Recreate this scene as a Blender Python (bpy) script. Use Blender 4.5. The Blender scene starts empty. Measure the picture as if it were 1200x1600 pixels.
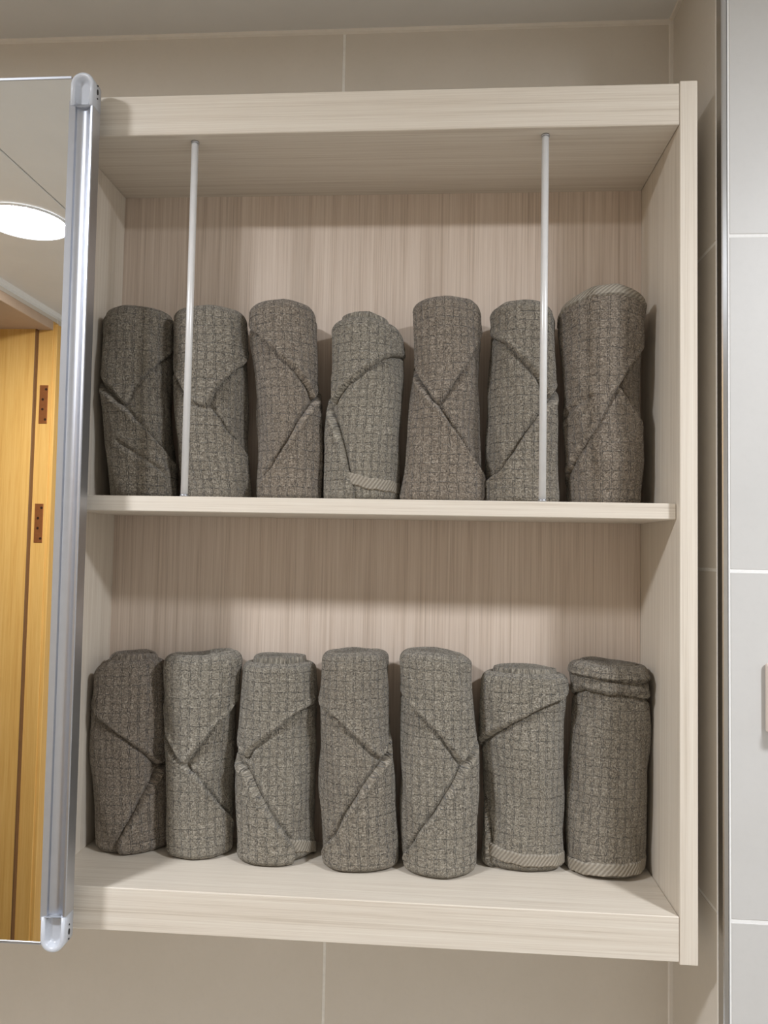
import bpy, bmesh, math
import numpy as np
from mathutils import Matrix, Vector

# ------------------------------------------------------------------ camera, light, exposure
SC = bpy.context.scene
COL = SC.collection
Z0 = 1.60                                   # height of the cabinet's reference level above the floor

def make_camera():
    f, yaw, pitch, roll = 1165.8, 0.06988, 0.04679, 0.01881
    fw = Vector((-math.sin(yaw) * math.cos(pitch), math.cos(yaw) * math.cos(pitch), math.sin(pitch)))
    r = Vector((math.cos(yaw), math.sin(yaw), 0)); u = r.cross(fw)
    r2 = r * math.cos(roll) + u * math.sin(roll); u2 = u * math.cos(roll) - r * math.sin(roll)
    cam = bpy.data.cameras.new('camera')
    cam.sensor_fit = 'VERTICAL'; cam.sensor_height = 36.0; cam.lens = f * 36.0 / 1600.0
    cam.clip_start = 0.01
    o = bpy.data.objects.new('camera', cam); COL.objects.link(o)
    m = Matrix((r2, u2, -fw)).transposed().to_4x4()
    m.translation = Vector((-0.2559, -0.75, 0.0425 + Z0))
    o.matrix_world = m
    SC.camera = o
make_camera()

world = bpy.data.worlds.new('world'); SC.world = world; world.use_nodes = True
world.node_tree.nodes['Background'].inputs[0].default_value = (0.9, 0.95, 1.0, 1)
world.node_tree.nodes['Background'].inputs[1].default_value = 0.0     # closed room, no daylight
SC.view_settings.view_transform = 'Standard'
SC.view_settings.look = 'None'
SC.view_settings.gamma = 1.0
SC.view_settings.use_curve_mapping = False
SC.view_settings.exposure = 0.0

LAMP_STRENGTH = 252.0
LAMP_COLOR = (0.945, 0.985, 1.055)
LAMPS = [(-1.10, -0.753), (0.55, -0.75)]     # the two ceiling downlights

# ------------------------------------------------------------------ measured layout (metres, z relative to Z0)
XRI, XLI = -0.0172, -0.6496                  # inner faces of the open compartment
ZT, ZTI, ZST, ZSB, ZBI, ZB = 0.5158, 0.4729, 0.0913, 0.0751, -0.3063, -0.3488
DEP = 0.1407                                  # inside depth
YW, XW, ZC = 0.1527, 0.0230, 0.6906          # back wall, return wall, ceiling
XL, XR, YO = -1.351, 1.05, -1.95             # left wall, far right wall, opposite wall
GROUT = [0.6906, 0.3582, 0.0256, -0.3072, -0.640, -0.973, -1.306, -1.60]

# ------------------------------------------------------------------ helpers
def srgb(r, g, b):
    def c(v):
        v /= 255.0
        return v / 12.92 if v <= 0.04045 else ((v + 0.055) / 1.055) ** 2.4
    return (c(r), c(g), c(b), 1.0)

class NT:
    def __init__(s, name):
        s.m = bpy.data.materials.new(name); s.m.use_nodes = True
        s.t = s.m.node_tree; s.n = s.t.nodes; s.b = s.n['Principled BSDF']
    def add(s, kind, **kw):
        nd = s.n.new(kind)
        for k, v in kw.items(): setattr(nd, k, v)
        return nd
    def link(s, a, b): s.t.links.new(a, b)
    def math(s, op, a, b=None, clamp=False):
        nd = s.add('ShaderNodeMath', operation=op, use_clamp=clamp)
        for i, v in enumerate((a, b)):
            if v is None: continue
            if isinstance(v, (int, float)): nd.inputs[i].default_value = v
            else: s.link(v, nd.inputs[i])
        return nd.outputs[0]
    def ramp(s, fac, stops):
        nd = s.add('ShaderNodeValToRGB'); e = nd.color_ramp.elements
        while len(e) > 1: e.remove(e[-1])
        e[0].position, e[0].color = stops[0]
        for p, c in stops[1:]:
            k = e.new(p); k.color = c
        s.link(fac, nd.inputs[0]); return nd.outputs[0]
    def coords(s, kind='Object'): return s.add('ShaderNodeTexCoord').outputs[kind]
    def scaled(s, vec, sc, loc=(0, 0, 0), rot=(0, 0, 0)):
        nd = s.add('ShaderNodeMapping'); nd.inputs['Scale'].default_value = sc
        nd.inputs['Location'].default_value = loc; nd.inputs['Rotation'].default_value = rot
        s.link(vec, nd.inputs['Vector']); return nd.outputs[0]
    def noise(s, vec, scale=1.0, detail=2.0, rough=0.5, dist=0.0):
        nd = s.add('ShaderNodeTexNoise'); nd.inputs['Scale'].default_value = scale
        nd.inputs['Detail'].default_value = detail; nd.inputs['Roughness'].default_value = rough
        nd.inputs['Distortion'].default_value = dist
        s.link(vec, nd.inputs['Vector']); return nd.outputs['Fac']
    def mixc(s, fac, a, b, blend='MIX'):
        nd = s.add('ShaderNodeMix', data_type='RGBA', blend_type=blend)
        for sock, v in ((nd.inputs[0], fac), (nd.inputs[6], a), (nd.inputs[7], b)):
            if isinstance(v, (int, float, tuple)): sock.default_value = v
            else: s.link(v, sock)
        return nd.outputs[2]
    def bump(s, h, strength=0.3, dist=0.001):
        nd = s.add('ShaderNodeBump'); nd.inputs['Strength'].default_value = strength
        nd.inputs['Distance'].default_value = dist
        s.link(h, nd.inputs['Height']); s.link(nd.outputs[0], s.b.inputs['Normal'])
    def out(s, color=None, rough=0.5, metal=0.0, spec=None, **kw):
        if color is not None:
            if isinstance(color, tuple): s.b.inputs['Base Color'].default_value = color
            else: s.link(color, s.b.inputs['Base Color'])
        if isinstance(rough, (int, float)): s.b.inputs['Roughness'].default_value = rough
        else: s.link(rough, s.b.inputs['Roughness'])
        s.b.inputs['Metallic'].default_value = metal
        if spec is not None: s.b.inputs['Specular IOR Level'].default_value = spec
        for k, v in kw.items(): s.b.inputs[k].default_value = v
        return s.m

def wood(name, axis, light, mid, dark, streak=0.5, sc=1.0, run=9.0):
    """laminate with a fine straight grain running along axis (0 x, 1 y, 2 z)"""
    t = NT(name); co = t.coords()
    def s(across, along):
        v = [across * sc] * 3; v[axis] = along; return tuple(v)
    fine = t.noise(t.scaled(co, s(850, 7)), 1.0, 4.0, 0.65)
    broad = t.noise(t.scaled(co, s(190, 2.0), (3.1, 1.7, 5.3)), 1.0, 3.0, 0.6)
    dash = t.noise(t.scaled(co, s(600, run), (7, 2, 9)), 1.0, 2.0, 0.5)
    mixv = t.math('ADD', t.math('MULTIPLY', fine, 0.6), t.math('MULTIPLY', broad, 0.4))
    c = t.ramp(mixv, [(0.30, dark), (0.47, mid), (0.62, light)])
    d = t.math('MULTIPLY', t.math('SUBTRACT', dash, 0.62, True), 4.0 * streak, True)
    c = t.mixc(d, c, dark)
    t.bump(fine, 0.12, 0.0006)
    return t.out(c, 0.48, spec=0.35)

def plain(name, col, rough=0.5, metal=0.0, var=0.04, scale=30.0, spec=None, bump=0.0):
    t = NT(name); co = t.coords()
    n = t.noise(co, scale, 4.0, 0.6)
    lo = tuple(c * (1 - var) for c in col[:3]) + (1,); hi = tuple(min(1, c * (1 + var)) for c in col[:3]) + (1,)
    c = t.ramp(n, [(0.3, lo), (0.7, hi)])
    if bump: t.bump(n, bump, 0.001)
    return t.out(c, rough, metal, spec)

def tile_mat(name, col, warm, rough=0.38):
    t = NT(name); co = t.coords()
    a = t.noise(co, 7.0, 5.0, 0.65); b = t.noise(co, 160.0, 3.0, 0.6)
    c = t.ramp(a, [(0.3, col), (0.7, warm)])
    c = t.mixc(t.math('MULTIPLY', t.math('SUBTRACT', b, 0.5, True), 0.5), c, tuple(x * 0.88 for x in col[:3]) + (1,))
    t.bump(b, 0.05, 0.0008)
    return t.out(c, rough, spec=0.4)

def towel_mat(name, dark, mid, light):
    t = NT(name)
    uv = t.add('ShaderNodeUVMap', uv_map='weave').outputs[0]
    warp = t.add('ShaderNodeTexNoise'); warp.inputs['Scale'].default_value = 130.0; warp.inputs['Detail'].default_value = 1.0
    t.link(uv, warp.inputs['Vector'])
    sub = t.add('ShaderNodeVectorMath', operation='SUBTRACT'); t.link(warp.outputs['Color'], sub.inputs[0]); sub.inputs[1].default_value = (0.5, 0.5, 0.5)
    mul = t.add('ShaderNodeVectorMath', operation='SCALE'); t.link(sub.outputs[0], mul.inputs[0]); mul.inputs['Scale'].default_value = 0.0035
    add = t.add('ShaderNodeVectorMath', operation='ADD'); t.link(uv, add.inputs[0]); t.link(mul.outputs[0], add.inputs[1])
    sep = t.add('ShaderNodeSeparateXYZ'); t.link(add.outputs[0], sep.inputs[0])
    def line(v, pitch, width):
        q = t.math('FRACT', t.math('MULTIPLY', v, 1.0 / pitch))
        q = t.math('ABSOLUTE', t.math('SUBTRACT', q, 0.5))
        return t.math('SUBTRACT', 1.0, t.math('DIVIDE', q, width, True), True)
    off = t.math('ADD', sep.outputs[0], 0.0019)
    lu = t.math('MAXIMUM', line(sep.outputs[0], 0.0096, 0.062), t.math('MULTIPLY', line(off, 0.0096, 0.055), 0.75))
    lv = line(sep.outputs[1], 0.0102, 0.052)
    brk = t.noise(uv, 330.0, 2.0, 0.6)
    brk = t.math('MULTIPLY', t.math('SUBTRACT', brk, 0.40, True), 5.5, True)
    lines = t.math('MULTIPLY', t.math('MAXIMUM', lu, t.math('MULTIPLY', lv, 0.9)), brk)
    loop = t.noise(uv, 560.0, 3.0, 0.75)
    curl = t.noise(uv, 300.0, 2.0, 0.6, 1.4)
    blotch = t.noise(uv, 28.0, 3.0, 0.6)
    h = t.math('ADD', t.math('MULTIPLY', loop, 0.65), t.math('MULTIPLY', curl, 0.55))
    c = t.ramp(t.math('ADD', t.math('MULTIPLY', loop, 0.6), t.math('MULTIPLY', curl, 0.4)), [(0.33, dark), (0.5, mid), (0.68, light)])
    c = t.mixc(t.math('MULTIPLY', t.math('SUBTRACT', blotch, 0.45, True), 0.8), c, mid)
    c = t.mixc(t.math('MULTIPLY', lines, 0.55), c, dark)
    t.bump(t.math('SUBTRACT', h, t.math('MULTIPLY', lines, 0.8)), 1.0, 0.0036)
    m = t.out(c, 0.95, spec=0.08)
    t.b.inputs['Sheen Weight'].default_value = 0.25; t.b.inputs['Sheen Roughness'].default_value = 0.5
    return m

def hem_mat(name, a, b):
    t = NT(name)
    uv = t.add('ShaderNodeUVMap', uv_map='weave').outputs[0]
    sep = t.add('ShaderNodeSeparateXYZ'); t.link(uv, sep.inputs[0])
    q = t.math('ADD', t.math('MULTIPLY', sep.outputs[0], 215.0), t.math('MULTIPLY', sep.outputs[1], -170.0))
    rib = t.math('SINE', t.math('MULTIPLY', q, 6.2832 * 1.0))
    rib = t.math('ADD', t.math('MULTIPLY', rib, 0.5), 0.5)
    n = t.noise(uv, 500.0, 2.0, 0.6)
    hgt = t.math('ADD', t.math('MULTIPLY', rib, 0.7), t.math('MULTIPLY', n, 0.5))
    c = t.ramp(hgt, [(0.2, a), (0.85, b)])
    t.bump(hgt, 0.7, 0.0012)
    return t.out(c, 0.9, spec=0.1)

M = {}
WL, WM_, WD = srgb(233, 224, 209), srgb(224, 213, 197), srgb(203, 190, 172)
M['wood_x'] = wood('ash_laminate_horizontal', 0, WL, WM_, WD, 0.35)
M['wood_z'] = wood('ash_laminate_vertical', 2, WL, WM_, WD, 0.35)
M['wood_back'] = wood('ash_laminate_back_shaded', 2, srgb(224, 208, 192), srgb(212, 194, 177), srgb(182, 163, 145), 1.1, 0.75, 1.3)  # same laminate, stronger grain; weaker light at the back put into the tone
M['tile'] = tile_mat('beige_porcelain', srgb(219, 210, 196), srgb(225, 216, 203))
M['tile_light'] = tile_mat('pale_grey_porcelain', srgb(205, 203, 199), srgb(210, 208, 204), 0.45)
M['tile_floor'] = tile_mat('floor_porcelain', srgb(205, 202, 197), srgb(212, 209, 204), 0.5)
M['grout'] = plain('beige_grout', srgb(246, 242, 234), 0.9, var=0.05, scale=200)
M['grout_white'] = plain('white_grout', srgb(244, 243, 240), 0.9, var=0.03, scale=200)
M['caulk'] = plain('white_silicone', srgb(236, 228, 216), 0.45, var=0.03, scale=60)
M['ceiling'] = plain('ceiling_panel', srgb(232, 230, 226), 0.55, var=0.02, scale=12)
M['chrome'] = plain('polished_trim', srgb(205, 205, 205), 0.18, 1.0, var=0.02, scale=40)
M['alu'] = plain('anodised_aluminium', srgb(200, 203, 210), 0.40, 1.0, var=0.02, scale=90)
M['rod'] = plain('satin_white_metal', srgb(236, 235, 233), 0.3, 0.15, var=0.02, scale=90)
M['cap'] = plain('grey_plastic', srgb(206, 210, 217), 0.3, 0.0, var=0.02, scale=90, spec=0.6)
M['black'] = plain('black_plastic', srgb(28, 27, 27), 0.5, var=0.1)
M['mirror'] = plain('silvered_mirror', srgb(244, 246, 246), 0.0, 1.0, var=0.002)
M['door_wood'] = wood('golden_door_veneer', 2, srgb(224, 178, 104), srgb(216, 168, 92), srgb(203, 152, 78), 0.15, 0.35)
M['hinge'] = plain('brass_hinge', srgb(176, 112, 66), 0.42, 0.7, var=0.08, scale=120)
M['screw'] = plain('dark_screw', srgb(70, 46, 32), 0.5, 0.6, var=0.08, scale=120)
M['lamp_ring'] = plain('white_lamp_ring', srgb(238, 238, 238), 0.4, var=0.01)
M['ceramic'] = plain('white_ceramic', srgb(244, 243, 240), 0.25, 0.0, var=0.01, spec=0.5)
M['head'] = plain('lintel_shade_tan', srgb(190, 163, 138), 0.6, var=0.03, scale=20)  # wooden head board; shade and glare on its underside put into the tan
M['stop_shade'] = plain('brown_stop_shade', srgb(120, 84, 48), 0.7, var=0.05)  # brown for the shade line beside the door stop
M['hall'] = plain('hall_paint', srgb(225, 218, 206), 0.8, var=0.02)
M['beige_plastic'] = plain('beige_plastic', srgb(222, 208, 197), 0.45, var=0.02)
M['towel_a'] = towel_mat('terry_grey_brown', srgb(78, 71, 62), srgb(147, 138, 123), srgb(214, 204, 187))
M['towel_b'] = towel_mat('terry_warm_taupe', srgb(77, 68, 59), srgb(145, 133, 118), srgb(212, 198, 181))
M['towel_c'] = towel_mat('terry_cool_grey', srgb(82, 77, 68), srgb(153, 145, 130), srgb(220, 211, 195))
M['hem'] = hem_mat('ribbed_hem', srgb(138, 130, 118), srgb(170, 162, 148))
t = NT('lamp_lens')
t.b.inputs['Emission Color'].default_value = LAMP_COLOR + (1,); t.b.inputs['Emission Strength'].default_value = LAMP_STRENGTH
M['lens'] = t.out(srgb(250, 250, 250), 0.5)

def tag(o, label=None, cat=None, group=None, kind=None):
    if label: o['label'] = label
    if cat: o['category'] = cat
    if group: o['group'] = group
    if kind: o['kind'] = kind
    return o

def empty(name, loc, rz=0.0, parent=None):
    o = bpy.data.objects.new(name, None); COL.objects.link(o)
    o.empty_display_size = 0.05; o.location = loc; o.rotation_euler = (0, 0, rz); o.parent = parent
    return o

def link_mesh(name, me, mat=None, parent=None, loc=(0, 0, 0)):
    if mat is not None and not me.materials: me.materials.append(mat)
    o = bpy.data.objects.new(name, me); COL.objects.link(o); o.location = loc; o.parent = parent
    return o

def bm_obj(name, bm, mat, parent=None, loc=(0, 0, 0), smooth=False):
    bmesh.ops.recalc_face_normals(bm, faces=bm.faces)
    me = bpy.data.meshes.new(name); bm.to_mesh(me); bm.free()
    if smooth: me.polygons.foreach_set('use_smooth', [True] * len(me.polygons))
    return link_mesh(name, me, mat, parent, loc)

def add_box(bm, x0, x1, y0, y1, z0, z1, bev=0.0, seg=1):
    r = bmesh.ops.create_cube(bm, size=1.0)
    vs = r['verts']
    bmesh.ops.scale(bm, vec=(x1 - x0, y1 - y0, z1 - z0), verts=vs)
    bmesh.ops.translate(bm, vec=((x0 + x1) / 2, (y0 + y1) / 2, (z0 + z1) / 2), verts=vs)
    if bev:
        es = {e for v in vs for e in v.link_edges}
        bmesh.ops.bevel(bm, geom=list(es), offset=bev, segments=seg, affect='EDGES', profile=0.5)

def box(name, x0, x1, y0, y1, z0, z1, mat, parent=None, bev=0.0, seg=1, loc=(0, 0, 0)):
    bm = bmesh.new(); add_box(bm, x0, x1, y0, y1, z0, z1, bev, seg)
    return bm_obj(name, bm, mat, parent, loc)

def prism(name, pts, z0, z1, mat, parent=None, plane='xy', smooth=False, loc=(0, 0, 0)):
    """extrude a closed 2-D outline; plane 'xy' along z, 'xz' along y, 'yz' along x"""
    bm = bmesh.new()
    def P(a, b, c): return {'xy': (a, b, c), 'xz': (a, c, b), 'yz': (c, a, b)}[plane]
    lo = [bm.verts.new(P(a, b, z0)) for a, b in pts]; hi = [bm.verts.new(P(a, b, z1)) for a, b in pts]
    n = len(pts)
    for i in range(n):
        fc = bm.faces.new((lo[i], lo[(i + 1) % n], hi[(i + 1) % n], hi[i])); fc.smooth = smooth
    bm.faces.new(lo[::-1]); bm.faces.new(hi)
    return bm_obj(name, bm, mat, parent, loc)

def cyl(name, x, y, z0, z1, r, mat, parent=None, n=24, r2=None, loc=(0, 0, 0)):
    pts = [(x + r * math.cos(2 * math.pi * i / n), y + r * math.sin(2 * math.pi * i / n)) for i in range(n)]
    return prism(name, pts, z0, z1, mat, parent, 'xy', True, loc)

# ------------------------------------------------------------------ the room
W = 0.0013                                    # half a grout joint
TT = 0.007                                    # how far a tile stands in front of the grout bed's back
tile_cache = {}
def tile(parent, axis, face, a0, a1, z0, z1, sign, mat):
    """one wall tile; axis 'x': the face looks along y and runs in x; axis 'y': the face looks along x"""
    w, h = a1 - a0 - 2 * W, z1 - z0 - 2 * W
    key = (axis, round(w, 4), round(h, 4), mat, sign)
    if key not in tile_cache:
        bm = bmesh.new()
        y0, y1 = (0, TT) if sign > 0 else (-TT, 0)
        if axis == 'x': add_box(bm, -w / 2, w / 2, y0, y1, -h / 2, h / 2, 0.0008)
        else: add_box(bm, y0, y1, -w / 2, w / 2, -h / 2, h / 2, 0.0008)
        bmesh.ops.recalc_face_normals(bm, faces=bm.faces)
        me = bpy.data.meshes.new('tile'); bm.to_mesh(me); bm.free(); me.materials.append(M[mat])
        tile_cache[key] = me
    ca, cz = (a0 + a1) / 2, (z0 + z1) / 2 + Z0
    return link_mesh('tile', tile_cache[key], None, parent, (ca, face, cz) if axis == 'x' else (face, ca, cz))

def wall(name, axis, face, a0, a1, joints, sign, mat='tile', grout='grout', hole=None, thick=0.10, zlo=-1.60, zhi=ZC):
    """a tiled wall: a grout bed 1.2 mm behind the tile faces, and every tile an object of its own"""
    f0 = face + sign * 0.0005; f1 = face + sign * thick
    lo, hi = min(f0, f1), max(f0, f1)
    bm = bmesh.new()
    rects = [(a0, a1, zlo, zhi)] if hole is None else [(a0, hole[0], zlo, zhi), (hole[1], a1, zlo, zhi), (hole[0], hole[1], hole[2], zhi)]
    for (p, q, r, s) in rects:
        if axis == 'x': add_box(bm, p, q, lo, hi, r + Z0, s + Z0)
        else: add_box(bm, lo, hi, p, q, r + Z0, s + Z0)
    o = tag(bm_obj(name, bm, M[grout]), kind='structure')
    cuts = sorted({a0, a1, *[j for j in joints if a0 + 0.02 < j < a1 - 0.02]})
    for i in range(len(cuts) - 1):
        for k in range(len(GROUT) - 1):
            z1, z0 = GROUT[k], GROUT[k + 1]
            c0, c1 = cuts[i], cuts[i + 1]
            if hole is None or c1 <= hole[0] or c0 >= hole[1] or z0 >= hole[2]:
                tile(o, axis, face, c0, c1, z0, z1, sign, mat); continue
            if c0 < hole[0] - 0.01: tile(o, axis, face, c0, hole[0], z0, z1, sign, mat)
            if c1 > hole[1] + 0.01: tile(o, axis, face, hole[1], c1, z0, z1, sign, mat)
            if z1 > hole[2] + 0.01: tile(o, axis, face, max(c0, hole[0]), min(c1, hole[1]), max(z0, hole[2]), z1, sign, mat)
    return o

wall('wall_back', 'x', YW, XL, XW, [-0.98, -0.38], 1)
wall('wall_right', 'y', XW, 0.0135, YW, [], 1, thick=0.02)
wall('wall_shower', 'x', 0.0, XW + 0.0063, XR, [0.62], 1, 'tile_light', 'grout_white', thick=0.012)
wall('wall_far_right', 'y', XR, YO, 0.0, [-0.6, -1.2], 1, 'tile_light', 'grout_white')
wall('wall_opposite', 'x', YO, XL, XR, [-0.98, -0.38, 0.22, 0.82], -1)
DH = (-1.336 - 0.0, -0.52, 0.645)             # door hole in the left wall: y range, head height
wall('wall_left', 'y', XL, YO, YW, [-1.5, -0.9, -0.3], -1, hole=(DH[0] - 0.03, DH[1] + 0.03, DH[2] + 0.02))

fl = tag(box('floor', XL, XR, YO, YW, -0.06, -0.0015, M['grout']), kind='structure')
for i in range(8):
    for k in range(7):
        x0, x1 = XL + 0.3 * i, min(XL + 0.3 * (i + 1), XR); y0, y1 = YO + 0.3 * k, min(YO + 0.3 * (k + 1), YW)
        if x1 - x0 > 0.02 and y1 - y0 > 0.005: box('tile', x0 + W, x1 - W, y0 + W, y1 - W, -0.007, 0.0, M['tile_floor'], fl, 0.0008)

ce = tag(box('ceiling', XL - 0.1, XR + 0.1, YO - 0.1, YW + 0.1, ZC + 0.006, ZC + 0.08, M['black'], loc=(0, 0, Z0)), kind='structure')
for x0, x1 in ((XL - 0.1, -0.989), (-0.989, 0.211), (0.211, XR + 0.1)):
    box('panel', x0 + 0.0012, x1 - 0.0012, YO - 0.1, YW + 0.1, ZC, ZC + 0.006, M['ceiling'], ce, 0.0012)

# silicone beads along the joints, and the polished corner strip
def bead(name, p, q, prof, mat):
    return tag(prism(name, prof, p, q[0], M[mat], plane=q[1], smooth=False), kind='structure')
B = 0.0058
bead('trim_1', XL, (XW, 'yz'), [(YW + .001, ZC + Z0 + .001), (YW - B * .55, ZC + Z0 + .001), (YW - B * .45, ZC + Z0 - B * .62), (YW + .001, ZC + Z0 - B)], 'caulk')
bead('trim_2', YW, (0.0145, 'xz'), [(XW + .001, ZC + Z0 + .001), (XW - B, ZC + Z0 + .001), (XW - B * .7, ZC + Z0 - B * .3), (XW + .001, ZC + Z0 - B * .35)], 'caulk')
bead('trim_3', Z0 - 1.6, (ZC + Z0, 'xy'), [(XW + .001, YW + .001), (XW - B, YW + .001), (XW - B * .62, YW - B * .30), (XW + .001, YW - B * .35)], 'caulk')
bead('trim_4', YO, (YW, 'xz'), [(XL - .001, ZC + Z0 + .001), (XL + .012, ZC + Z0 + .001), (XL + .008, ZC + Z0 - .010), (XL - .001, ZC + Z0 - .014)], 'grout_white')
cs = prism('trim_5', [(XW + .0004, 0.0130), (XW + .0004, 0.0010), (XW + .0014, 0.0), (XW + .0052, 0.0), (XW + .0052, 0.0030), (XW + .0030, 0.0040), (XW + .0030, 0.0130)], 0.0, ZC + Z0, M['chrome'])
tag(cs, kind='structure')

# wooden door frame in the left wall, seen in the mirror, with two hinge leaves let into the jamb
df = tag(empty('door_1', (XL, DH[0], 0)), kind='structure')
def dbox(name, x0, x1, y0, y1, z0, z1, mat, parent=df, bev=0.0015):
    o = box(name, x0 - XL, x1 - XL, y0 - DH[0], y1 - DH[0], z0, z1, M[mat], parent, bev); return o
hz = DH[2] + Z0
dbox('jamb', XL - 0.20, XL + 0.004, DH[0] - 0.030, DH[0] + 0.0, 0, hz + 0.02, 'door_wood')
dbox('door_stop', XL - 0.20, XL - 0.041, DH[0] + 0.0, DH[0] + 0.012, 0, hz, 'door_wood')
dbox('stop_shade', XL - 0.0415, XL - 0.0375, DH[0] - 0.0005, DH[0] + 0.0126, 0, hz - 0.006, 'stop_shade', bev=0.0)  # dark strip standing in for the shaded edge of the door stop
dbox('jamb', XL - 0.20, XL + 0.004, DH[1], DH[1] + 0.030, 0, hz + 0.02, 'door_wood')
dbox('head', XL - 0.20, XL + 0.004, DH[0], DH[1], hz - 0.006, hz + 0.02, 'head')
dbox('casing', XL + 0.001, XL + 0.014, DH[0] - 0.075, DH[0] - 0.004, 0, hz + 0.012, 'door_wood')
dbox('casing', XL + 0.001, XL + 0.014, DH[1] + 0.004, DH[1] + 0.075, 0, hz + 0.012, 'door_wood')
for zc_ in (0.4265, 0.0910):
    h = dbox('hinge_leaf', XL - 0.0285, XL - 0.004, DH[0] - 0.001, DH[0] + 0.0015, zc_ - 0.0545 + Z0, zc_ + 0.0545 + Z0, 'hinge', bev=0.0006)
    for dx, dz in ((-0.009, 0.043), (-0.018, 0.014), (-0.018, -0.014), (-0.009, -0.043)):
        n = 12
        pts = [(dx + 0.0036 * math.cos(6.2832 * i / n), zc_ + dz + Z0 + 0.0036 * math.sin(6.2832 * i / n)) for i in range(n)]
        prism('screw', pts, 0.0012, 0.0022, M['screw'], h, 'xz', True)
tag(box('wall_hallway', XL - 0.95, XL - 0.90, -2.2, 0.3, 0, ZC + Z0, M['hall']), kind='structure')

# ------------------------------------------------------------------ ceiling downlights
for k, (lx, ly) in enumerate(LAMPS):
    d = empty('downlight', (lx, ly, ZC + Z0))
    tag(d, ['round white ceiling downlight glowing in the sliding mirror',
            'round white ceiling downlight above the pale grey tiled wall'][k], 'ceiling light', 'ceiling downlights')
    n = 48; bm = bmesh.new()
    prof = [(0.0805, -0.0005), (0.0815, -0.0040), (0.0830, -0.0044), (0.0850, -0.0030), (0.0860, -0.0002)]
    rings = [[bm.verts.new((r * math.cos(6.2832 * i / n), r * math.sin(6.2832 * i / n), z)) for i in range(n)] for r, z in prof]
    for a, b in zip(rings, rings[1:]):
        for i in range(n): bm.faces.new((a[i], a[(i + 1) % n], b[(i + 1) % n], b[i])).smooth = True
    bm_obj('ring', bm, M['lamp_ring'], d)
    bm = bmesh.new()
    c = bm.verts.new((0, 0, -0.0022)); vs = [bm.verts.new((0.0808 * math.cos(6.2832 * i / n), 0.0808 * math.sin(6.2832 * i / n), -0.0020)) for i in range(n)]
    for i in range(n): bm.faces.new((c, vs[(i + 1) % n], vs[i]))
    me = bpy.data.meshes.new('lens'); bm.to_mesh(me); bm.free()
    link_mesh('lens', me, M['lens'], d)

# ------------------------------------------------------------------ the cabinet
CX = -0.65
cab = empty('mirror_cabinet', (CX, 0.0, ZB + Z0))
tag(cab, 'pale ash wall cabinet with open towel shelves and a sliding mirror door', 'cabinet')
def cbox(name, x0, x1, y0, y1, z0, z1, mat, bev=0.0008, parent=None, seg=1):
    return box(name, x0 - CX, x1 - CX, y0, y1, z0 - ZB, z1 - ZB, M[mat], parent or cab, bev, seg)
XEND = -1.285
YB = YW - 0.0006
cbox('side_panel', XRI, 0.0, 0.0, YB, ZB - 0.0022, ZT + 0.0022, 'wood_z', 0.0006)
cbox('side_panel', XEND, XEND + 0.017, 0.0, YB, ZB - 0.0022, ZT + 0.0022, 'wood_z', 0.0006)
cbox('divider_panel', XLI - 0.017, XLI, 0.003, DEP, ZBI, ZTI, 'wood_z')
cbox('top_panel', XEND + 0.0172, XRI - 0.0003, 0.0004, YB, ZTI, ZT, 'wood_x')
cbox('bottom_panel', XEND + 0.0172, XRI - 0.0003, 0.0004, YB, ZB, ZBI, 'wood_x')
cbox('shelf', XLI, XRI - 0.0003, 0.0106, DEP, ZSB, ZST, 'wood_x')
cbox('shelf', XEND + 0.0172, XLI - 0.0172, 0.0106, DEP, ZSB, ZST, 'wood_x')
cbox('back_panel', XEND + 0.0172, XRI - 0.0002, DEP, YB, ZBI, ZTI, 'wood_back', 0.0)
for rx in (-0.5200, -0.1487):
    rod = cyl('guard_rod', rx - CX, 0.0150, ZST - ZB, ZTI - ZB, 0.0037, M['rod'], cab, 28)
    for zz in (ZST - ZB + 0.0002, ZTI - ZB - 0.0022):
        cyl('rod_collar', rx - CX, 0.0150, zz, zz + 0.0020, 0.0043, M['alu'], rod, 28)

# sliding mirror door: mirror glass, aluminium pull, two moulded end caps
YF, YBK = -0.0330, -0.0190
DX0, DX1 = -1.262, -0.6083                    # left and right edge
DZ0, DZ1 = -0.3475, 0.5165
dr = box('mirror_door', DX0, DX1 - 0.0245, YF + 0.0045, YBK, DZ0 + 0.0010, DZ1 + 0.0003, M['black'], None, 0.0005)
dr.parent = cab
PIV = (DX1, 0, (DZ0 + DZ1) / 2)
def door_local(o):
    o.parent = dr; return o
gl = box('mirror_glass', DX0 + 0.002, DX1 - 0.0232, YF - 0.0002, YF + 0.0044, DZ0 + 0.0022, DZ1 - 0.0022, M['mirror'], dr, 0.0)
box('top_edge_strip', DX0, DX1 - 0.0245, YF - 0.0006, YF + 0.006, DZ1 - 0.0020, DZ1 + 0.0010, M['alu'], dr, 0.0004)
box('bottom_edge_strip', DX0, DX1 - 0.0245, YF - 0.0006, YF + 0.006, DZ0 - 0.0010, DZ0 + 0.0020, M['alu'], dr, 0.0004)
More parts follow.
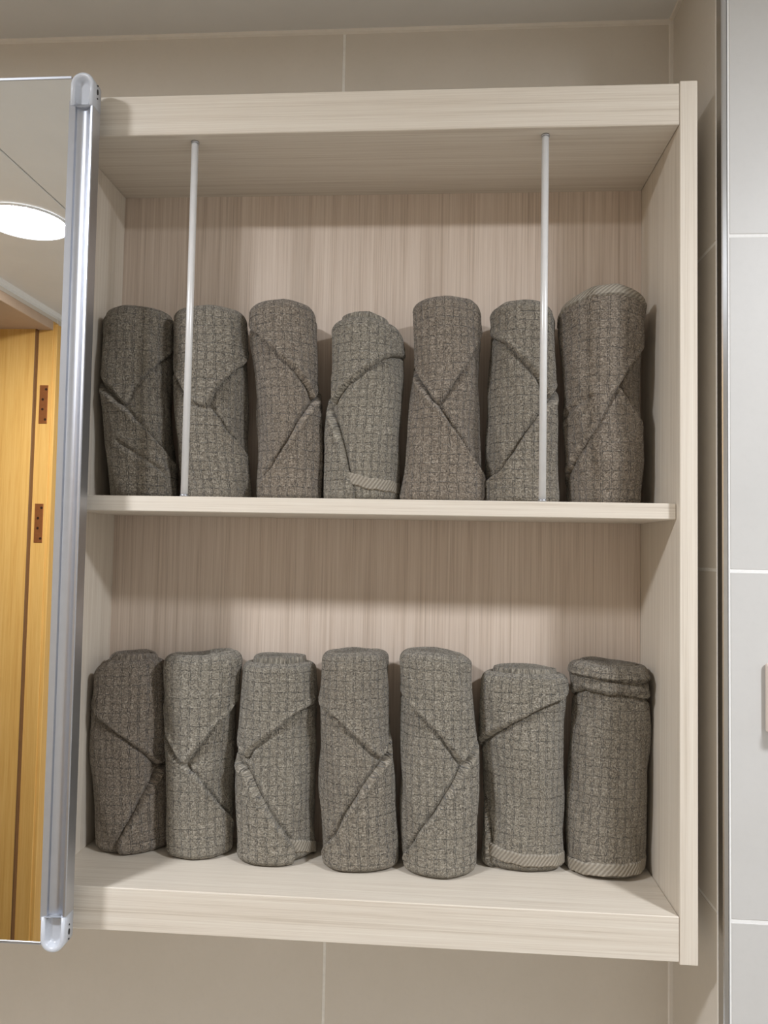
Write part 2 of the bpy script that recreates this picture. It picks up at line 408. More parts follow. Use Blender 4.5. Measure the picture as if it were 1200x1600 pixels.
# pull profile: flat lip, scooped finger channel, outer lip
xl_, xr_ = DX1 - 0.0250, DX1
out = [(xl_, YF - 0.0018), (xl_ + 0.0005, YF - 0.0032), (xl_ + 0.0062, YF - 0.0016), (xl_ + 0.0066, YF - 0.0004)]
for i in range(13):
    a = i / 12.0
    out.append((xl_ + 0.0068 + a * 0.0152, YF + 0.0002 + 0.0044 * math.sin(math.pi * (0.08 + 0.86 * a)) - 0.0016 * a))
out += [(xr_ - 0.0026, YF - 0.0022), (xr_ - 0.0006, YF - 0.0024), (xr_, YF - 0.0014), (xr_, YBK), (xl_, YBK)]
prism('handle_profile', out, DZ0 + 0.024, DZ1 - 0.027, M['alu'], dr)
def end_cap(top):
    s = 1 if top else -1
    ze = (DZ1 + 0.0030) if top else (DZ0 - 0.0062)   # outermost z
    zi = (DZ1 - 0.0315) if top else (DZ0 + 0.0270)   # where it meets the profile
    w = 0.0242; x0 = DX1 - w + 0.0002; r = w / 2; cx = x0 + r
    zc = ze - s * r
    n = 20
    def outline(inset):
        pts = [(cx - r + inset, zi + s * (0.0035 + inset) * 0), ]
        arc = [(cx - (r - inset) * math.cos(math.pi * i / n), zc + s * (r - inset) * math.sin(math.pi * i / n)) for i in range(n + 1)]
        return [(cx - r + inset, zi)] + arc + [(cx + r - inset, zi)]
    bm = bmesh.new()
    layers = [(0.0, YBK), (0.0, YF - 0.0022), (0.0008, YF - 0.0034), (0.0034, YF - 0.0036), (0.0048, YF - 0.0016), (0.0062, YF + 0.0022), (0.0085, YF + 0.0040)]
    rings = [[bm.verts.new((x, y, z)) for x, z in outline(i)] for i, y in layers]
    m = len(rings[0])
    for a, b in zip(rings, rings[1:]):
        for i in range(m): bm.faces.new((a[i], a[(i + 1) % m], b[(i + 1) % m], b[i])).smooth = True
    bm.faces.new(rings[0]); bm.faces.new(rings[-1])
    bm_obj('end_cap', bm, M['cap'], dr)
    # screw slot and two pin holes on the outer side
    for dz, rz_, ry_ in ((0.0, 0.0030, 0.0014), (0.0068, 0.0009, 0.0008), (-0.0068, 0.0009, 0.0008)):
        zz = zc - s * 0.004 + dz
        pts = [((YF + YBK) / 2 - 0.001 + ry_ * math.cos(6.2832 * i / 12), zz + rz_ * math.sin(6.2832 * i / 12)) for i in range(12)]
        prism('screw_hole', pts, DX1 + 0.0000, DX1 + 0.0007, M['black'], dr, 'yz')
end_cap(True); end_cap(False)
# hang the door: local frame of the cabinet, a hair out of plumb as in the photograph
dr.matrix_parent_inverse = Matrix.Identity(4)
tilt = Matrix.Rotation(-0.0036, 4, 'Y')
piv = Vector(PIV)
dr.matrix_local = Matrix.Translation(Vector((-CX, 0, -ZB)) + piv) @ tilt @ Matrix.Translation(-piv)

# small beige holder on the pale tiles, cut by the right edge of the frame
hd = empty('wall_holder', (0.0840, -0.0002, Z0 - 0.128))
tag(hd, 'small beige plastic holder on the pale grey tiles', 'wall holder')
box('back_plate', -0.022, 0.022, -0.006, 0.0, 0.0, 0.066, M['beige_plastic'], hd, 0.0028, 3)
box('hook', -0.012, 0.012, -0.024, -0.006, 0.006, 0.022, M['beige_plastic'], hd, 0.0050, 3)

# unseen white washbasin counter, added to bounce light up the back wall
vc = empty('bounce_counter', (-0.62, YW - 0.001, Z0 - 0.86))
tag(vc, 'unseen white counter added below the cabinet to bounce light', 'counter')
bm = bmesh.new()
n = 40; hx, y0, y1 = 0.60, -0.46, 0.0
outer = [(-hx, y1), (-hx, y0 + 0.06)] + [(-hx + 0.06 - 0.06 * math.cos(a * math.pi / 12), y0 + 0.06 - 0.06 * math.sin(a * math.pi / 12)) for a in range(1, 7)]
outer += [(hx - 0.06 + 0.06 * math.sin(a * math.pi / 12), y0 + 0.06 - 0.06 * math.cos(a * math.pi / 12)) for a in range(0, 7)] + [(hx, y1)]
prism('bounce_slab', outer, -0.10, -0.0, M['ceramic'], vc)
rings = []
for r, z in ((1.0, 0.0), (1.0, 0.012), (0.94, 0.014), (0.88, 0.0055), (0.80, 0.0045)):
    rings.append([bm.verts.new((0.24 * r * math.cos(6.2832 * i / n), -0.25 + 0.165 * r * math.sin(6.2832 * i / n), z)) for i in range(n)])
for a, b in zip(rings, rings[1:]):
    for i in range(n): bm.faces.new((a[i], a[(i + 1) % n], b[(i + 1) % n], b[i])).smooth = True
bm.faces.new(rings[-1])
bm_obj('bounce_basin', bm, M['ceramic'], vc)

# ------------------------------------------------------------------ rolled terry towels
# local frame of a towel: axis up, angle 0 faces into the room; prof = (height mm, centre shift mm, half width mm);
# up / lo = folded edges of the upper and lower flap as (angle deg, height mm)
TOWELS = [
 {'n':'U1','X':-0.6052,'Y':0.099,'R':0.0409,'ry':0.038,'H':0.2188,'phi':22.6,'prof':[[8.0,7.3,40.0],[43.0,4.8,40.7],[78.0,1.7,41.0],[113.0,-2.0,41.0],[148.0,-3.5,41.7],[183.0,-3.9,41.2],[218.0,-4.3,40.8]],'on':'L','up':[[-87.2,162.8],[-83.5,145.0],[-40.8,120.6],[-21.7,102.9],[-7.9,126.5],[20.7,147.1],[64.9,174.0]],'lo':[[-87.3,135.2],[-50.4,118.9],[-21.6,101.4],[17.1,70.4],[43.6,52.7],[87.5,34.3]],'crease':[[-37.3,63.8],[30.9,30.4]]},
 {'n':'U2','X':-0.518,'Y':0.099,'R':0.0426,'ry':0.038,'H':0.2177,'phi':17.2,'prof':[[9.0,8.6,41.4],[44.0,3.8,42.3],[78.0,0.3,42.9],[113.0,-1.3,43.8],[148.0,-1.9,43.8],[182.0,-3.5,42.8],[217.0,-6.0,40.9]],'on':'U','up':[[-87.4,158.2],[-55.7,133.1],[-36.1,109.4],[-8.1,100.7],[7.9,126.0],[30.7,144.2],[78.1,172.4]],'lo':[[-87.3,145.3],[-32.9,113.6],[-2.6,105.2],[23.7,77.9],[48.9,63.9],[87.3,43.4]],'hem':[[-49.1,16.1],[-8.3,11.8],[20.4,9.8]]},
 {'n':'U3','X':-0.4304,'Y':0.099,'R':0.04,'ry':0.038,'H':0.2262,'phi':11.6,'prof':[[10.0,3.9,38.5],[45.0,3.5,39.3],[79.0,3.0,40.1],[113.0,1.7,40.6],[147.0,-1.1,40.1],[181.0,-4.2,40.8],[216.0,-6.8,40.9]],'on':'L','up':[[-87.0,210.0],[-49.5,188.2],[-19.6,167.9],[12.0,146.4],[34.0,130.2],[47.3,114.3],[79.8,131.1]],'lo':[[-57.9,16.3],[-47.8,23.1],[-24.5,42.7],[-1.5,67.7],[21.3,95.2],[47.3,115.0],[87.2,130.8]]},
 {'n':'U4','X':-0.3388,'Y':0.0975,'R':0.046,'ry':0.038,'H':0.2048,'phi':5.6,'prof':[[12.0,-2.2,46.2],[43.0,-2.0,46.4],[73.0,-1.8,46.7],[104.0,0.1,46.1],[135.0,2.0,45.5],[166.0,2.0,45.6],[197.0,1.9,45.6]],'on':'L','up':[[-69.7,134.5],[-53.6,105.1],[-49.7,116.3],[-31.0,130.0],[-3.4,145.8],[28.3,162.5],[87.3,179.6]],'lo':[[-87.3,118.3],[-73.6,108.6],[-48.5,89.6],[-34.3,65.2],[-23.4,40.1],[-16.3,20.3],[-9.8,12.6]],'hem':[[-23.2,35.2],[10.0,28.4],[69.5,25.7]],'core':1},
 {'n':'U5','X':-0.2476,'Y':0.099,'R':0.0436,'ry':0.038,'H':0.229,'phi':-0.5,'prof':[[10.0,-1.6,48.2],[45.0,-1.2,45.4],[80.0,-1.3,43.8],[115.0,-0.3,43.1],[150.0,2.2,41.0],[186.0,1.6,41.5],[221.0,0.5,42.2]],'on':'L','up':[[-65.9,149.9],[-22.3,115.4],[-9.6,105.1],[14.8,135.7],[40.8,163.2],[84.1,204.3]],'lo':[[-87.3,156.8],[-47.2,135.2],[-9.6,106.5],[12.0,84.8],[34.7,61.9],[53.9,42.5],[87.4,23.1]]},
 {'n':'U6','X':-0.1614,'Y':0.099,'R':0.0404,'ry':0.038,'H':0.2236,'phi':-6.4,'prof':[[11.0,1.0,41.9],[45.0,0.5,41.3],[79.0,0.0,40.8],[113.0,-0.3,40.2],[147.0,-0.5,39.7],[180.0,-0.4,39.6],[214.0,-0.2,39.5]],'on':'L','up':[[-87.4,199.7],[-25.8,176.7],[3.7,156.0],[27.2,141.1],[46.2,115.8],[73.1,130.1]],'lo':[[-82.9,25.5],[-56.7,29.0],[-28.9,39.1],[-1.8,67.8],[20.5,89.0],[46.3,111.5],[87.4,132.1]]},
 {'n':'U7','X':-0.0707,'Y':0.099,'R':0.0444,'ry':0.038,'H':0.2375,'phi':-12.3,'prof':[[13.0,2.3,40.5],[48.0,2.6,43.8],[83.0,0.3,43.8],[118.0,-1.3,43.4],[153.0,-1.6,44.5],[188.0,-1.2,46.4],[223.0,-1.0,48.1]],'on':'U','up':[[-80.5,30.5],[-54.6,41.8],[-9.8,82.1],[12.3,113.6],[27.7,132.6],[46.1,154.0],[87.5,187.4]],'lo':[[-77.2,168.8],[-1.6,148.7],[25.8,131.2],[46.4,110.0],[71.3,89.7]],'crease':[[-14.5,117.9],[-87.5,88.7]],'hemtop':1},
 {'n':'L1','X':-0.6046,'Y':0.105,'R':0.0424,'ry':0.0325,'H':0.2125,'phi':22.6,'prof':[[10.0,5.2,41.8],[41.0,3.1,42.0],[73.0,0.5,42.6],[104.0,-1.2,43.0],[136.0,-2.1,42.9],[168.0,-2.8,42.7],[199.0,-2.7,41.6]],'on':'L','up':[[-87.8,166.9],[-88.0,161.6],[-26.0,137.9],[8.7,118.6],[49.6,93.0],[88.0,100.8]],'lo':[[-39.2,2.0],[-23.8,14.5],[-3.3,37.7],[22.6,66.9],[49.7,90.8],[87.9,94.7]],'core':1},
 {'n':'L2','X':-0.5205,'Y':0.1022,'R':0.0397,'ry':0.0353,'H':0.2204,'phi':17.2,'prof':[[10.0,3.0,37.7],[42.0,1.2,37.8],[75.0,-0.5,38.3],[107.0,-0.9,39.4],[140.0,-0.8,40.0],[173.0,-0.9,41.5],[205.0,-1.1,43.1]],'on':'U','up':[[-87.6,151.5],[-66.2,132.2],[-43.0,115.8],[-26.3,102.4],[-3.5,122.8],[19.9,144.7],[72.8,176.3]],'lo':[[-87.6,129.9],[-44.3,114.3],[-25.3,103.8],[-2.1,89.4],[23.3,68.1],[48.3,48.9],[87.7,25.4]]},
 {'n':'L3','X':-0.4314,'Y':0.101,'R':0.0445,'ry':0.0365,'H':0.2148,'phi':11.7,'prof':[[15.0,1.5,45.2],[47.0,0.7,45.3],[78.0,-0.1,45.4],[110.0,-0.3,44.8],[141.0,-0.4,44.2],[172.0,-0.6,43.7],[204.0,-0.8,43.1]],'on':'L','up':[[-87.6,132.4],[-48.1,112.2],[-39.7,123.6],[-31.0,129.2],[-7.6,142.6],[25.8,162.3],[76.8,176.0]],'lo':[[-87.5,114.0],[-47.5,101.9],[-29.1,81.1],[-12.0,60.1],[6.4,40.8],[25.8,18.5],[31.3,7.4]],'hem':[[9.4,30.4],[39.5,25.3],[87.5,16.0]],'core':1},
 {'n':'L4','X':-0.3411,'Y':0.0969,'R':0.0416,'ry':0.0406,'H':0.2304,'phi':5.7,'prof':[[5.0,5.9,42.2],[40.0,3.3,43.1],[75.0,1.3,43.4],[110.0,-0.2,42.7],[145.0,-2.6,40.8],[180.0,-3.6,39.7],[215.0,-4.1,39.0]],'on':'L','up':[[-87.1,178.4],[-75.9,176.4],[-27.7,161.5],[-0.4,144.5],[17.2,132.0],[35.9,118.2],[63.6,130.2]],'lo':[[-65.3,18.5],[-34.6,38.6],[-19.1,59.4],[-0.5,80.4],[23.1,104.5],[46.3,119.0],[68.5,136.3],[87.1,151.0]]},
 {'n':'L5','X':-0.2497,'Y':0.096,'R':0.0426,'ry':0.0415,'H':0.2311,'phi':-0.4,'prof':[[4.0,2.7,42.4],[39.0,2.0,42.9],[74.0,1.3,43.5],[109.0,0.8,43.5],[145.0,-0.8,42.1],[180.0,-2.3,41.8],[215.0,-3.7,41.9]],'on':'L','up':[[-87.1,184.1],[-52.4,180.6],[-21.8,165.0],[2.0,149.5],[21.1,132.6],[36.2,116.7],[64.7,134.7]],'lo':[[-65.9,11.1],[-42.6,29.2],[-24.0,50.6],[-0.9,72.6],[19.9,95.8],[35.2,112.1],[55.1,125.9],[87.0,137.9]]},
 {'n':'L6','X':-0.1548,'Y':0.1051,'R':0.0465,'ry':0.0324,'H':0.2098,'phi':-6.7,'prof':[[3.0,-0.3,44.7],[36.0,0.5,44.5],[69.0,1.4,44.5],[102.0,0.3,46.3],[135.0,-1.1,48.3],[169.0,-0.7,48.5],[202.0,-0.1,48.8]],'on':'U','up':[[-87.8,126.1],[-39.1,146.6],[-4.9,163.6],[27.8,179.4],[87.7,192.2]],'lo':[[-77.1,65.1],[-62.1,43.7],[-48.5,12.2],[-44.4,-0.6]],'hem':[[-59.7,29.0],[-24.9,25.5],[7.7,22.9],[70.6,22.1]],'core':1},
 {'n':'L7','X':-0.0628,'Y':0.1024,'R':0.0436,'ry':0.0351,'H':0.2216,'phi':-12.8,'prof':[[11.0,-2.9,44.9],[46.0,-1.8,44.4],[80.0,-0.5,43.7],[114.0,0.7,43.2],[149.0,1.8,42.8],[183.0,2.1,42.6],[218.0,0.6,43.6]],'on':'U','up':[[-72.3,189.5],[-38.7,196.4],[-5.1,194.7],[21.1,195.7],[87.7,187.3]],'hem':[[-87.5,15.0],[-34.6,17.4],[10.5,20.8],[75.5,20.8]],'fold2':[[-73.4,220.5],[-28.2,221.4],[9.5,208.9],[47.4,206.8],[87.7,209.4]],'core':1},
]
TOP = {'U1': [(-90, -4), (-30, 0), (40, 0), (90, -3)], 'U2': [(-90, -4), (0, 0), (50, -1), (90, -5)], 'U3': [(-90, -12), (-50, -4), (0, 0), (50, -3), (90, -12)],
       'U4': [(-90, -1), (0, 0), (45, -6), (90, -22)], 'U5': [(-90, -3), (0, 0), (45, -1), (90, -12)], 'U6': [(-90, -9), (-30, 0), (40, 0), (90, -8)],
       'U7': [(-90, -26), (-50, -12), (-10, -1), (20, 0), (50, -6), (90, -14)], 'L1': [(-90, -12), (-40, 0), (40, 1), (90, -2)],
       'L2': [(-90, 0), (0, 0), (60, 4), (90, 2)], 'L4': [(-90, -2), (0, 0), (90, 0)], 'L5': [(-90, 2), (0, 2), (90, -5)], 'L7': [(-90, 2), (-40, 2), (0, 0), (90, 1)]}
LABEL = {
 'U1': ('towel_a', 'rolled towel at the left end of the upper shelf, shaded beside the mirror door'),
 'U2': ('towel_a', 'rolled towel standing behind the left metal rod on the upper shelf'),
 'U3': ('towel_b', 'rolled towel just right of the left metal rod, round-topped, upper shelf'),
 'U4': ('towel_c', 'shortest rolled towel of the upper shelf, ribbed hem showing at its foot'),
 'U5': ('towel_b', 'rolled towel between the shortest upper towel and the one behind the right rod'),
 'U6': ('towel_a', 'rolled towel standing behind the right metal rod on the upper shelf'),
 'U7': ('towel_b', 'tallest rolled towel, ribbed hem along its top, right end of upper shelf'),
 'L1': ('towel_b', 'darkest rolled towel at the left end of the lower shelf, beside the mirror door'),
 'L2': ('towel_c', 'second rolled towel from the left on the lower shelf, pointed flap hanging down'),
 'L3': ('towel_c', 'third rolled towel from the left on the lower shelf, spiral top showing'),
 'L4': ('towel_a', 'middle rolled towel of the seven on the lower shelf'),
 'L5': ('towel_c', 'rolled towel just right of the middle one on the lower shelf'),
 'L6': ('towel_c', 'wide rolled towel with spiral top and hemmed foot, second from right below'),
 'L7': ('towel_a', 'rolled towel with folded collar and hemmed foot, right end of lower shelf'),
}
NAMES = {}

def grid_mesh(name, X, Y, Zz, U, V, mat, wrap=False):
    """grid of points (rows x columns) to a smooth quad mesh with a 'weave' uv map in metres"""
    nr, nc = X.shape
    co = np.stack([X, Y, Zz], -1).reshape(-1, 3)
    r = np.arange(nr - 1)[:, None]; c = np.arange(nc - 1)[None, :]
    a = (r * nc + c).ravel()
    quads = np.stack([a, a + 1, a + nc + 1, a + nc], -1).astype(np.int32)
    me = bpy.data.meshes.new(name)
    nq = len(quads)
    me.vertices.add(len(co)); me.vertices.foreach_set('co', co.astype(np.float32).ravel())
    me.loops.add(nq * 4); me.loops.foreach_set('vertex_index', quads.ravel())
    me.polygons.add(nq)
    me.polygons.foreach_set('loop_start', np.arange(nq, dtype=np.int32) * 4)
    me.polygons.foreach_set('use_smooth', np.ones(nq, dtype=bool))
    uv = me.uv_layers.new(name='weave')
    uvs = np.stack([U.ravel(), V.ravel()], -1)[quads.ravel()]
    uv.data.foreach_set('uv', uvs.astype(np.float32).ravel())
    me.update(calc_edges=True); me.validate()
    me.materials.append(mat)
    return me

def sm(x, a, b):
    t = np.clip((x - a) / (b - a), 0, 1); return t * t * (3 - 2 * t)

def blur(y, k):
    if k < 1: return y
    w = np.exp(-0.5 * (np.arange(-3 * k, 3 * k + 1) / k) ** 2); w /= w.sum()
    return np.convolve(np.pad(y, 3 * k, mode='edge'), w, mode='valid')

class Towel:
    RT, RB = 0.0085, 0.0080
    def __init__(s, d, seed):
        s.base = 0.0019 if d['n'][0] == 'L' else 0.0029
        s.d = d; s.rng = np.random.default_rng(seed)
        s.H, s.R, s.ry = d['H'], d['R'], d['ry']
        p = np.array(d['prof'], float) / 1000.0
        s.pz, s.pc, s.pr = p[:, 0], p[:, 1], p[:, 2] - {'U4': 0.0012, 'U5': 0.0010, 'U3': 0.0004}.get(d['n'], 0.0)
        s.ph = s.rng.uniform(0, 6.28, 12); s.u0 = s.rng.uniform(0, 1); s.v0 = s.rng.uniform(0, 1)
        tp = np.array(TOP.get(d['n'], [(-90, 0), (90, 0)]), float)
        s.ta, s.tz = np.radians(tp[:, 0]), tp[:, 1] / 1000.0
        s.cr = None
        if 'crease' in d:
            q = np.array(d['crease'], float); s.cr = np.stack([np.radians(q[:, 0]) * s.R, q[:, 1] / 1000.0], -1)
        s.core = {'U4': 0.010, 'L1': 0.0055, 'L3': 0.0060, 'L6': 0.0055, 'L7': 0.002}.get(d['n'], -0.001)
    def thetas(s, lim=180.0):
        f = np.linspace(-105, 105, 140)
        if lim <= 105: return np.radians(np.linspace(-lim, lim, 140))
        b = np.linspace(105, lim, 14)[1:]
        return np.radians(np.concatenate([-b[::-1], f, b]))
    def place(s, th, z, inset, off):
        """surface point: angle, height, inset from the side wall, outward offset"""
        c = np.interp(z, s.pz, s.pc); r = np.interp(z, s.pz, s.pr) - s.base
        k = s.ph
        lump = (0.0011 * np.sin(2 * th + 21 * z + k[0]) + 0.0008 * np.sin(3 * th - 34 * z + k[1]) + 0.0006 * np.sin(5 * th + 57 * z + k[2])
                + 0.0005 * np.sin(70 * z + k[3] + 2 * np.sin(2 * th + k[4])) + 0.00035 * np.sin(9 * th + 110 * z + k[5]))
        if s.cr is not None:
            P = np.stack([th * s.R, z], -1); a, b = s.cr; ab = b - a
            t = np.clip(((P - a) @ ab) / (ab @ ab), 0, 1)
            dist = np.linalg.norm(P - a - t[..., None] * ab, axis=-1)
            side = np.sign((P[..., 0] - a[0]) * ab[1] - (P[..., 1] - a[1]) * ab[0])
            lump = lump - 0.0026 * np.exp(-(dist / 0.0022) ** 2) + 0.0012 * np.exp(-((dist - 0.006) / 0.004) ** 2)
        fade = np.clip(1 - inset / (0.8 * s.R), 0, 1)
        e = (off + lump) * fade
        ry = s.ry - 0.0036 + (r - (s.R - s.base)) * 0.6
        x = c + np.maximum(r - inset, 0) * np.sin(th) + e * np.sin(th)
        y = -(ry * np.maximum(r - inset, 0) / r + e) * np.cos(th)
        zz = z + np.interp(np.arctan2(np.sin(th), np.abs(np.cos(th)) + 1e-9), s.ta, s.tz) * np.clip(z / s.H, 0, 1.2) ** 4
        return x, y, zz
    def mesh(s, name, TH, Z, INS, OFF, mat, arc=None, fuzz=0.00012):
        n = s.rng.normal(0, fuzz, TH.shape)
        n = (n + np.roll(n, 1, 0) + np.roll(n, 1, 1)) * 0.7
        x, y, z = s.place(TH, Z, INS, OFF + n)
        V = (arc if arc is not None else Z + np.where(Z > s.H * 0.5, INS, -INS)) + s.v0
        return grid_mesh(name, x, y, np.maximum(z, 0.0004), TH * s.R + s.u0, V, mat)
    def groove(s, TH, Z, pts, upper):
        """the layer below is pressed in along the fold lying on it"""
        e = s.edge(pts, TH[0]); sl = np.gradient(e, TH[0]) / s.R; cs = 1 / np.sqrt(1 + sl ** 2)
        d = ((e[None, :] - Z) if upper else (Z - e[None, :])) * cs[None, :]
        g = -0.0034 * np.exp(-((d - 0.0004) / 0.0024) ** 2)
        if not upper: g = g * sm(e, 0.012, 0.024)[None, :]
        return g * (1 - sm(np.abs(TH), 1.9, 2.3))
    # ---- wall of the roll with its rounded foot
    def body(s, mat):
        th = s.thetas(180.0)
        rb, rt = s.RB, s.RT
        foot = 0.006 if 'hem' in s.d else 0.0
        rows = []
        for q in (0.55, 0.3, 0.1): rows.append((0.0005, rb + foot + q * s.R * 0.8))
        for a in np.linspace(0, 90, 9)[:-1]:
            ra = math.radians(a); rows.append((rb * (1 - math.cos(ra)) + 0.0004, rb * (1 - math.sin(ra)) + foot * (1 - sm(np.array(a), 0, 80))))
        for z in np.linspace(rb, s.H - rt, 140): rows.append((z, 0.0))
        for a in np.linspace(0, 90, 9)[1:]:
            ra = math.radians(a); rows.append((s.H - rt + rt * math.sin(ra), rt * (1 - math.cos(ra))))
        rows = np.array(rows)
        TH, Z = np.meshgrid(th, rows[:, 0]); INS = np.repeat(rows[:, 1][:, None], len(th), 1)
        OFF = np.zeros_like(Z)
        for key, up_ in (('up', True), ('lo', False)):
            if s.d.get(key): OFF = np.minimum(OFF, s.groove(TH, Z, s.d[key], up_))
        return s.mesh('roll_body', TH, Z, INS, OFF, mat)
    # ---- the rolled end on top: spiral layers
    def end(s, mat):
        th = np.radians(np.linspace(-180, 180, 121)); fr = np.linspace(0, 1, 46)
        F, TH = np.meshgrid(fr, th, indexing='ij')
        ins = s.RT * 0.8 + F * (s.R - s.RT * 0.8 - 0.0030)
        rad = (s.R - ins)
        turn = rad / 0.0080 - TH / (2 * np.pi) + s.ph[6]
        q = turn - np.floor(turn)
        ridge = np.sqrt(np.clip(1 - (2 * q - 1) ** 2, 0, 1))
        rise = s.core * sm(F, 0.06, 0.15)
        z = s.H - 0.0020 + 0.0042 * ridge * sm(F, 0.0, 0.06) + rise - 0.006 * sm(F, 0.75, 1.0) - 0.0070 * np.exp(-((F - 0.07) / 0.035) ** 2)
        z = z + 0.0007 * np.sin(2 * TH + s.ph[7]) * sm(F, .05, .3)
        return s.mesh('rolled_end', TH, z, ins, np.zeros_like(z), mat, arc=s.H + ins, fuzz=0.0002)
    # ---- one flap: a folded layer above (upper) or below (lower) its edge
    def edge(s, pts, th):
        p = np.array(sorted(map(tuple, pts)), float); a, z = np.radians(p[:, 0]), p[:, 1] / 1000.0
        sl0 = np.clip((z[1] - z[0]) / (a[1] - a[0] + 1e-6), -0.06, 0.06); sl1 = np.clip((z[-1] - z[-2]) / (a[-1] - a[-2] + 1e-6), -0.06, 0.06)
        a = np.concatenate([[a[0] - 1.6], a, [a[-1] + 1.6]]); z = np.concatenate([[z[0] - 1.2 * sl0], z, [z[-1] + 1.2 * sl1]])
        e = blur(np.interp(th, a, z), 2)
        e += 0.0004 * np.sin(13 * th + s.ph[8]) + 0.0002 * np.sin(29 * th + s.ph[9])
        return e
    def flap(s, name, pts, upper, t, mat, z_end=None):
        th = s.thetas(150.0); rb, rt = s.RB, s.RT
        e = s.edge(pts, th)
        slope = np.gradient(e, th) / s.R
        cosl = np.minimum(1.0, 1.25 / np.sqrt(1 + slope ** 2))
        n1 = 96
        frac = np.linspace(0, 1, n1) ** 1.25
        if upper:
            e = np.clip(e, 0.012, s.H - rt - 0.004)
            wallz = e[None, :] + frac[:, None] * (s.H - rt - e)[None, :]
            dist = (wallz - e[None, :]) * cosl[None, :]
            vis = np.ones_like(e)
            ang = np.radians(np.linspace(0, 90, 10)[1:])
            az = s.H - rt + rt * np.sin(ang); ai = rt * (1 - np.cos(ang))
            ins2 = np.array([rt + 0.0006, rt + 0.0014, rt + 0.0020, rt + 0.0022]); z2 = np.array([s.H, s.H - 0.0004, s.H - 0.0018, s.H - 0.0045])
        else:
            e = np.clip(e, 0.0105, s.H - 0.02)
            vis = sm(e, 0.011, 0.022)
            wallz = e[None, :] - frac[:, None] * (e - rb)[None, :]
            dist = (e[None, :] - wallz) * cosl[None, :]
            ang = np.radians(np.linspace(0, 90, 10)[1:])
            az = rb - rb * np.sin(ang) + 0.0003; ai = rb * (1 - np.cos(ang))
            ins2 = np.array([rb + 0.003, rb + 0.008]); z2 = np.array([0.0004, 0.0008])
        ed = np.clip(dist / 0.0046, 0, 1)
        off = -0.0022 + (t + 0.0022) * np.sqrt(np.clip(1 - (1 - ed) ** 2, 0, 1)) + 0.0015 * np.exp(-((dist - 0.0050) / 0.004) ** 2)
        TH = np.repeat(th[None, :], n1 + len(az) + len(ins2), 0)
        Z = np.concatenate([wallz, np.repeat(az[:, None], len(th), 1), np.repeat(z2[:, None], len(th), 1)])
        INS = np.concatenate([np.zeros_like(wallz), np.repeat(ai[:, None], len(th), 1), np.repeat(ins2[:, None], len(th), 1)])
        tailn = len(az) + len(ins2)
        OFF = np.concatenate([off, np.repeat(np.full((1, len(th)), t), tailn, 0) * np.concatenate([np.ones(len(az)), np.linspace(.8, 0, len(ins2))])[:, None]])
        back = (1 - sm(np.abs(th), 2.1, 2.6)) * vis * (1 - 0.55 * sm(np.abs(th), 0.95, 1.5))
        OFF = -0.0022 + (OFF + 0.0022) * back[None, :]
        other = {'upper_flap': ('lo', False, 'L'), 'lower_flap': ('up', True, 'U')}.get(name)
        if other and s.d.get(other[0]) and s.d['on'] == other[2]: OFF = OFF + s.groove(TH, Z, s.d[other[0]], other[1])
        if name == 'upper_flap' and s.d.get('fold2'): OFF = OFF + s.groove(TH, Z, s.d['fold2'], True)
        if upper:                                     # the layer also sits a little higher over the rim
            lift = np.clip((Z - (s.H - rt)) / rt, 0, 1) * t * 0.55 * back[None, :]
            return s.mesh(name, TH, Z + lift, INS, OFF, mat)
        return s.mesh(name, TH, Z, INS, OFF, mat)
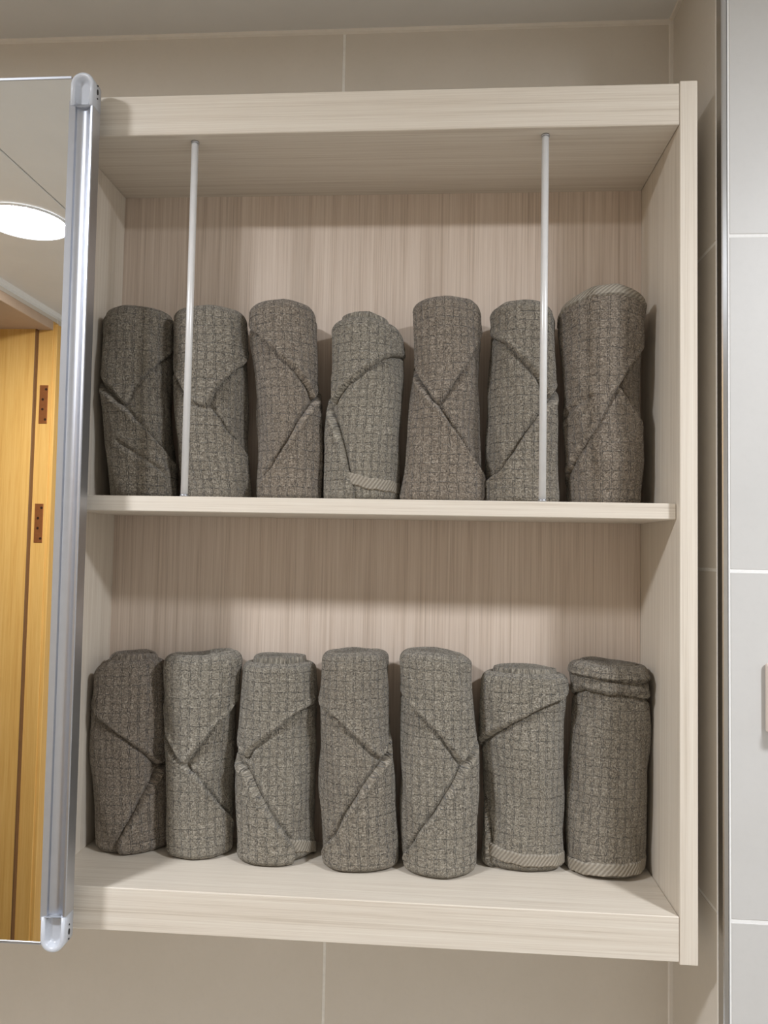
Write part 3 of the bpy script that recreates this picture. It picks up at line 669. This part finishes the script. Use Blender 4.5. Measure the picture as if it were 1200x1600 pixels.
    # ---- ribbed hem band round the foot or the rim
    def hem(s, pts, hgt, t, mat, lim=None):
        p = np.array(sorted(map(tuple, pts)), float)
        a0, a1 = math.radians(p[0, 0] - 2), math.radians(p[-1, 0] + (35 if p[-1, 0] > 55 else 2))
        if p[0, 0] < -55: a0 -= math.radians(35)
        th = np.linspace(a0, a1, 90)
        e = s.edge(pts, th)
        q = np.linspace(0, 1, 26)
        Z = e[None, :] - q[:, None] * hgt
        Z = np.maximum(Z, 0.0015)
        lip = np.sqrt(np.clip(1 - (1 - np.clip(np.minimum(q, 1 - q) * hgt / 0.0016, 0, 1)) ** 2, 0, 1))
        side = sm(th, a0, a0 + 0.06) * (1 - sm(th, a1 - 0.06, a1))
        tt = t * (1 - 0.6 * sm(np.abs(th), 0.8, 1.3))
        OFF = -0.0015 + (tt + 0.0015)[None, :] * lip[:, None] * side[None, :]
        TH = np.repeat(th[None, :], len(q), 0)
        return s.mesh('hem_band', TH, Z, np.zeros_like(Z), OFF, mat, fuzz=0.00003)

def build_towel(d, k):
    t = Towel(d, 11 + k)
    mat, label = LABEL[d['n']]
    up = d['n'][0] == 'U'
    root = empty('rolled_towel', (d['X'], d['Y'], (ZST if up else ZBI) + Z0 + 0.0003), math.radians(d['phi']))
    tag(root, label, 'towel', 'rolled towels on the upper shelf' if up else 'rolled towels on the lower shelf')
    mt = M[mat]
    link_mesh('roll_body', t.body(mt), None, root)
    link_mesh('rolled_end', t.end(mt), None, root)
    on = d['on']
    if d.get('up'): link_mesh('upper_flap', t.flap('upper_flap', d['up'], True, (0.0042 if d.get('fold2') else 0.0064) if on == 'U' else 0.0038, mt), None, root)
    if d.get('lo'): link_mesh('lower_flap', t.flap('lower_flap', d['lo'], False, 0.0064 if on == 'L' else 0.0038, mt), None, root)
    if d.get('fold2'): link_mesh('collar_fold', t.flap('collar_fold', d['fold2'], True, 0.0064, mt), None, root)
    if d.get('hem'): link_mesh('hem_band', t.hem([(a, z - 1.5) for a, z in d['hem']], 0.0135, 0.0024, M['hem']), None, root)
    if d.get('hemtop'):
        h = d['H'] * 1000
        link_mesh('hem_band', t.flap('hem_band', [(-90, h - 12), (0, h - 13), (45, h - 12), (90, h - 11)], True, 0.0072, M['hem']), None, root)
for k, d in enumerate(TOWELS): build_towel(d, k)
